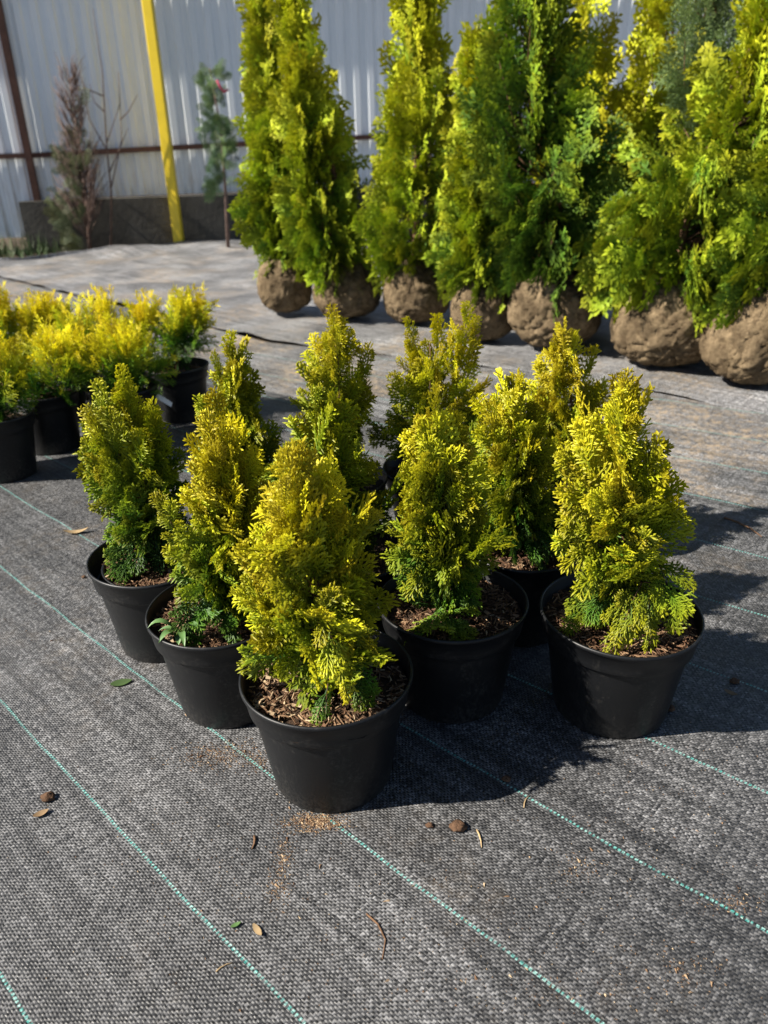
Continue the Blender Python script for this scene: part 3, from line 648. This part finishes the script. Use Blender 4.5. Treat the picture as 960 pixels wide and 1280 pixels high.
# ball foot pixel, ball width, height, apex pixel, crown half width, foot z share, golden range, label
TREES = [
 ((356, 394), 0.300, 0.275, (322, -30), 0.160, (0.20, 0.68), 'slim burlapped thuja at the fence end of the row, beside the grey shrub', 51),
 ((434, 402), 0.350, 0.265, (362, -40), 0.225, (0.25, 0.78), 'burlapped thuja leaning its tip over the slim end tree', 52),
 ((521, 408), 0.335, 0.270, (527, -75), 0.290, (0.32, 0.85), 'bright green conical burlapped thuja, third from the fence end', 53),
 ((607, 430), 0.300, 0.255, (600, 20), 0.180, (0.25, 0.70), 'narrow burlapped thuja squeezed beside the broad dark one', 54),
 ((700, 441), 0.400, 0.330, (655, -150), 0.350, (0.02, 0.44), 'broad dark green burlapped thuja above a wide root ball', 55),
 ((842, 465), 0.415, 0.300, (1040, -190), 0.300, (0.22, 0.74), 'large burlapped thuja with sweeping low branches and the biggest root ball', 56),
 ((955, 487), 0.360, 0.300, (1200, -300), 0.250, (0.20, 0.78), 'burlapped thuja with brown-gold foliage at the open end of the row', 57),
]
for idx, (bp, w, h, apx, hw, gold, label, seed) in enumerate(TREES):
    r = np.random.default_rng(seed); b = on_z(*bp); x, y = b[0], b[1] + w * 0.34
    t = empty('burlapped_thuja_tree', (x, y, 0), label, 'tree', 'burlapped thuja trees in a row')
    root_ball(t, w, h, r)
    ap = on_y(*apx, y); z0 = h * 0.92; H = ap[2] - z0; lean = (ap[0] - x, 0.0)
    ins, br = crown(TREE_T, H, hw, TALL, 110 if idx < 4 else 130, 6, 0.156, r, lean, z0, (gold[0] + 0.10, gold[1] + 0.12), e=(8, 80), inner=0.22, face=0.35, lobes=4, lobeamp=0.16, droop=(0.25, 0), lpow=0.45 if idx < 2 else 0.8)
    if idx == 5:
        for q in range(14):
            a = r.uniform(2.6, 4.6); zz = r.uniform(0.33, 0.75); rr_ = 0.30 + 0.05 * r.uniform()
            T = np.array([math.cos(a) * rr_, math.sin(a) * rr_, zz - 0.05]); plume(ins, T * (0.3, 0.3, 1) + np.array([0, 0, 0.05]), T, np.array([-math.sin(a), math.cos(a), r.uniform(-0.4, 0.4)]), 7, 0.14, 0.50, r, droop=0.25)
    for q in range(5):
        T = np.array([lean[0] + r.uniform(-0.05, 0.05), r.uniform(-0.04, 0.04), ap[2] - r.uniform(0, 0.12)])
        plume(ins, T - np.array([lean[0] * 0.15, 0, 0.3]), T, np.array([r.uniform(-1, 1), r.uniform(-1, 1), 0]), 7, 0.12, gold[1], r, fan=25)
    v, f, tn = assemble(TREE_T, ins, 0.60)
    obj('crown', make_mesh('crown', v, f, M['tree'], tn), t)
    branches_mesh(br, H, z0 * 0.9, lean, 0.018, z0 + H * 0.88, 0.003).build('trunk', M['bark'], t)
# second row, behind: (x, y, apex pixel, half width)
BACK = [
 (0.98, 3.85, (735, -70), 0.32, (0.55, 1.0), 'tree', 'bright yellow-green thuja lit by the sun behind the broad dark tree', 61),
 (1.36, 3.60, (835, -100), 0.32, (0.45, 0.95), 'tree', 'yellow-green thuja in the second row before the feathery bluish one', 62),
 (1.45, 3.15, (880, -130), 0.26, (0.30, 0.80), 'blue', 'feathery bluish green conifer rising behind the largest root ball', 63),
 (1.95, 3.30, (1010, -160), 0.32, (0.2, 0.6), 'tree', 'dark thuja closing the second row behind the sweeping branches', 64),
]
for (x, y, apx, hw, gold, kind, label, seed) in BACK:
    r = np.random.default_rng(seed); t = empty('burlapped_thuja_tree', (x, y, 0), label, 'tree', 'thuja trees in the second row')
    root_ball(t, 0.38, 0.30, r); ap = on_y(*apx, y); z0 = 0.28; H = ap[2] - z0; lean = (ap[0] - x, 0.0)
    tpl = FEATHER_T if kind == 'blue' else TREE_T
    ins, br = crown(tpl, H, hw, TALL, 75, 6, 0.16, r, lean, z0, (gold[0] + 0.10, gold[1] + 0.12), e=(8, 80), inner=0.2, face=0.35, lobes=4, lobeamp=0.16, droop=(0.25, 0))
    v, f, tn = assemble(tpl, ins, 0.60)
    obj('crown', make_mesh('crown', v, f, M[kind], tn), t)
    branches_mesh(br, H, z0 * 0.9, lean, 0.018, z0 + H * 0.88, 0.003).build('trunk', M['bark'], t)

# ------------------------------------------------------------------ shrubs by the fence
def rel(px, py, Y, o, dy=0.0): p = on_y(px, py, Y + dy); return p - np.array([o[0], o[1], 0])
# half-bare conifer
Y = 7.45; o = on_y(112, 312, Y); o[2] = 0; r = np.random.default_rng(71)
t = empty('half_bare_conifer', o, 'half-bare conifer sapling with brown twigs and dull green side, against the fence', 'shrub')
m = MB(); m.tube([(0, 0, -0.03), rel(108, 250, Y, o), rel(98, 170, Y, o), rel(84, 85, Y, o)], [0.016, 0.012, 0.008, 0.003], 6)
for q in range(130):
    s = r.uniform(0.05, 0.95); a = r.uniform(0, 6.28); zb = 1.75 * s; L = 0.22 * (1.1 - s) + 0.10
    b = np.array([rel(112 - 28 * s, 312 - 227 * s, Y, o)[0], 0, rel(112 - 28 * s, 312 - 227 * s, Y, o)[2]])
    bias = 0.35 if r.uniform() < 0.6 else -0.2
    e = b + np.array([math.cos(a) * L * 0.6 + bias * L * 0.4, math.sin(a) * L * 0.5, L * 0.9]); m.tube([b, (b + e) / 2 + np.array([0.01, 0, -0.02]), e], [0.005, 0.004, 0.002], 3)
    for w_ in range(3): e2 = e + np.array([r.uniform(-0.06, 0.06), r.uniform(-0.06, 0.06), r.uniform(0.02, 0.12)]); m.tube([(b + e) / 2, e2], [0.003, 0.0015], 3)
m.build('trunk', M['greybark'], t)
ins = []
for q in range(38):
    px = r.choice([r.uniform(58, 95), r.uniform(80, 118)], p=[0.65, 0.35]); py = r.uniform(105, 305) if px > 78 else r.uniform(165, 290)
    T = rel(px, py, Y, o, r.uniform(-0.15, 0.15)); plume(ins, T + np.array([(108 - px) * 0.0045, 0, -0.12]), T, np.array([r.uniform(-1, 1), -1, r.uniform(-0.5, 0.5)]), 4, 0.13, r.uniform(0.1, 0.8), r, droop=0.1)
v, f, tn = assemble(FEATHER_T, ins, 0.4); obj('crown', make_mesh('crown', v, f, M['dull'], tn), t)
# bare sapling
Y = 7.6; o = on_y(138, 310, Y); o[2] = 0; t = empty('bare_sapling', o, 'leafless thin sapling with a few forked twigs before the fence', 'sapling')
m = MB(); R_ = lambda a, b: rel(a, b, Y, o)
m.tube([(0, 0, -0.03), R_(139, 240), R_(133, 180), R_(128, 90), R_(116, 10)], [0.011, 0.009, 0.007, 0.005, 0.002], 5)
for a, b, c in [((133, 180), (150, 130), (148, 90)), ((150, 150), (160, 140), (172, 118)), ((139, 235), (152, 175), (150, 130)), ((137, 215), (150, 185), (160, 160)), ((131, 140), (118, 128), (112, 105)), ((129, 120), (106, 110), (98, 88)), ((135, 190), (112, 150), (106, 118))]:
    m.tube([R_(*a), R_(*b), R_(*c)], [0.006, 0.0045, 0.002], 4)
m.build('trunk', M['greybark'], t)
# grey-green shrub with ribbon
Y = 7.3; o = on_y(285, 310, Y); o[2] = 0; r = np.random.default_rng(73)
t = empty('conifer_shrub', o, 'loose grey-green conifer tied with a red ribbon, behind the slim end tree', 'shrub')
m = MB(); m.tube([(0, 0, -0.03), rel(282, 240, Y, o), rel(276, 160, Y, o), rel(262, 85, Y, o)], [0.018, 0.014, 0.009, 0.003], 6); m.build('trunk', M['greybark'], t)
ins = []
for q in range(48):
    py = r.uniform(80, 235); cxp = 262 + (py - 80) * 0.11; T = rel(cxp + r.uniform(-20, 24), py, Y, o, r.uniform(-0.15, 0.15))
    plume(ins, T * (0.4, 0.4, 1) + np.array([0, 0, -0.10]), T, np.array([r.uniform(-1, 1), -1, r.uniform(-0.5, 0.5)]), 5, 0.12, r.uniform(0.1, 0.8), r, droop=0.1)
v, f, tn = assemble(FEATHER_T, ins, 0.4); obj('crown', make_mesh('crown', v, f, M['blue'], tn), t)
m = MB(); a, b, c = rel(271, 100, Y - 0.16, o), rel(280, 115, Y - 0.16, o), rel(286, 112, Y - 0.16, o)
m.tube([a, (a + b) / 2 + (0, 0, -0.01), b, c], [0.012, 0.010, 0.014, 0.006], 5); m.build('ribbon', M['ribbon'], t)

# weeds at the foot of the fence
r = np.random.default_rng(81); V = []; Fq = []
for i in range(900):
    px = r.uniform(-120, 60); b = np.array([-3.3 + r.uniform(-1.6, 0.35), 0, 0]); b[1] = 7.0 + (b[0] + 3.2) * 0.45 + r.uniform(0.05, 0.75); b[2] = -0.03
    a = r.uniform(0, 6.28); L = r.uniform(0.06, 0.24); e = b + np.array([math.cos(a) * 0.06, math.sin(a) * 0.06, L]); wv = np.array([-math.sin(a), math.cos(a), 0]) * 0.006
    V += [b - wv, b + wv, e]; Fq.append((3 * i, 3 * i + 1, 3 * i + 2))
o = obj('weeds', make_mesh('weeds', np.array(V), np.array(Fq), M['grass'])); tag(o, 'low dark weeds growing along the foot of the fence', 'weeds', kind='stuff')

# ------------------------------------------------------------------ litter on the woven sheet
def clod(px, py, size, label, seed):
    r = np.random.default_rng(seed); b = on_z(px, py); m = MB(); n, k = 14, 9; v = []; f = []
    for j in range(k + 1):
        for i in range(n):
            th, ph = 2 * PI * i / n, PI * j / k; d = Vector((math.sin(ph) * math.cos(th), math.sin(ph) * math.sin(th), math.cos(ph)))
            q = size * (1 + 0.45 * mn.noise(d * 1.7 + Vector((seed, 0, 0))) + 0.2 * mn.noise(d * 5)); v.append((d.x * q * 1.25, d.y * q, d.z * q * 0.62 + size * 0.5))
    for j in range(k): f += [(j * n + i, (j + 1) * n + i, (j + 1) * n + (i + 1) % n, j * n + (i + 1) % n) for i in range(n)]
    m.add(v, f); tag(m.build('soil_clod', M['clod'], None, b), label, 'soil clod', 'crumbs of soil on the sheet')
def leaf(px, py, L, W, yaw, mat, name, label, curl=0.3):
    b = on_z(px, py); m = MB(); v = []; f = []; n = 9
    for s in (0, 1):
        for i in range(n):
            t = i / (n - 1); w = W * math.sin(PI * (0.06 + 0.92 * t)) ** 0.8 * 0.5; z = 0.003 + curl * L * (t - 0.5) ** 2 * 1.4 - 0.0006 * s
            for u in (-1, 0, 1): v.append(((t - 0.5) * L, u * w, z + abs(u) * curl * w * 0.6))
    for s in (0, 1):
        for i in range(n - 1):
            k = s * n * 3 + i * 3
            for c in (0, 1): q = (k + c, k + c + 1, k + c + 4, k + c + 3); f.append(q if s == 0 else q[::-1])
    m.add(v, f); o = m.build(name, mat, None, b); o.rotation_euler.z = yaw
    return tag(o, label, 'leaf')
def twig(px0, py0, px1, py1, rad, label, mat='bark', bow=0.1):
    a, b = on_z(px0, py0), on_z(px1, py1); d = b - a; n = np.array([-d[1], d[0], 0]) * bow; m = MB()
    m.tube([(0, 0, rad), d * 0.3 + n * 0.8 + (0, 0, rad * 1.6), d * 0.65 + n + (0, 0, rad * 1.3), d + (0, 0, rad)], [rad, rad, rad * 0.8, rad * 0.5], 6)
    tag(m.build('twig', M[mat], None, a), label, 'twig')
clod(60, 999, 0.0075, 'dark soil clod on the sheet left of the lone teal line', 1)
clod(573, 1036, 0.0085, 'reddish brown soil clod just outside the shadow of the foremost pot', 2)
clod(838, 832 + 55, 0.006, 'small dark clod beside the foot of the flared pot', 3)
clod(918, 853, 0.006, 'small dark clod beyond the tall golden thuja on the dashed line', 4)
clod(633, 975, 0.005, 'tiny brown clod inside the shadow of the foremost pot', 5)
clod(105, 722, 0.004, 'tiny pale clod between the two dashed lines near the nested pot', 6)
clod(537, 1033, 0.004, 'tiny black crumb next to the reddish clod', 7)
leaf(52, 1019, 0.020, 0.010, 0.6, M['deadleaf'], 'dry_leaf', 'small curled tan leaf beside the dark clod')
leaf(96, 667, 0.055, 0.016, 0.2, M['straw'], 'dry_leaf', 'withered tan leaf lying across a teal line near the nested pot', 0.5)
leaf(152, 855, 0.034, 0.018, 0.3, M['grass'], 'green_leaf', 'flat dark green leaf between teal line and nested pot', 0.12)
leaf(322, 1165, 0.018, 0.007, -0.9, M['straw'], 'dry_leaf', 'small yellowish leaf on the open sheet below the foremost pot')
leaf(295, 1158, 0.012, 0.005, 0.5, M['weedleaf'], 'green_leaf', 'tiny green leaf scrap next to the yellowish leaf', 0.2)
leaf(913, 868, 0.020, 0.009, -0.7, M['deadleaf'], 'dry_leaf', 'brown leaf scrap beyond the flared pot')
twig(458, 1143, 478, 1200, 0.0011, 'thin curved brown twig on the open sheet', 'bark', 0.18)
twig(596, 1038, 602, 1060, 0.0012, 'short straw stub next to the reddish clod', 'straw', 0.05)
twig(318, 1046, 315, 1062, 0.0016, 'short brown bark stub below the foremost pot', 'bark', 0.1)
twig(905, 648, 952, 672, 0.0022, 'dark twig lying near the black seam', 'bark', 0.08)
twig(655, 1010, 662, 995, 0.0009, 'fine straw at the edge of the pot shadow', 'straw', 0.1)
twig(270, 1215, 292, 1204, 0.0008, 'pale grass stalk beside the long teal line', 'straw', 0.1)
# fine crumbs, sand and needles nobody could count
r = np.random.default_rng(91); V = []; Fq = []; T = []
tet = np.array([(1, 0, -0.4), (-0.6, 0.8, -0.4), (-0.6, -0.8, -0.4), (0, 0, 0.7)]); tf = np.array([(0, 2, 1), (0, 1, 3), (1, 2, 3), (2, 0, 3)])
spots = [(395, 1028, 30, 10, 1300), (355, 1075, 10, 30, 260), (345, 1110, 14, 18, 120), (275, 945, 45, 16, 700), (320, 950, 20, 14, 160), (720, 1085, 30, 18, 110), (910, 1130, 40, 14, 120), (860, 1210, 40, 30, 90),
         (500, 1150, 330, 100, 420), (240, 1050, 200, 120, 260), (800, 1000, 150, 120, 240), (250, 880, 20, 18, 90), (60, 760, 100, 70, 90), (910, 500, 60, 30, 200), (330, 385, 30, 8, 220), (700, 1240, 200, 30, 160)]
i = 0
for (px, py, sx, sy, n) in spots:
    for q in range(n):
        b = on_z(px + r.normal(0, sx * 0.6), py + r.normal(0, sy * 0.6)); s = r.uniform(0.0003, 0.0010) * (1 + 1.2 * (r.uniform() < 0.05)); el = r.uniform(1, 3.2) if r.uniform() < 0.35 else 1
        a = r.uniform(0, 6.28); Mx = np.array(Matrix.Rotation(a, 3, 'Z')); v = (tet * (s * el, s, s * 0.8)) @ Mx.T + (b[0], b[1], s * 0.3 + 0.0006)
        V.append(v); Fq.append(tf + 4 * i); T.append(np.tile((np.clip(r.normal(0.7, 0.2), 0, 1), 0, 0), (4, 1))); i += 1
o = obj('crumbs', make_mesh('crumbs', np.concatenate(V), np.concatenate(Fq), M['mulch'], np.concatenate(T), False)); tag(o, 'fine sand and bark crumbs scattered over the woven sheet', 'debris', kind='stuff')
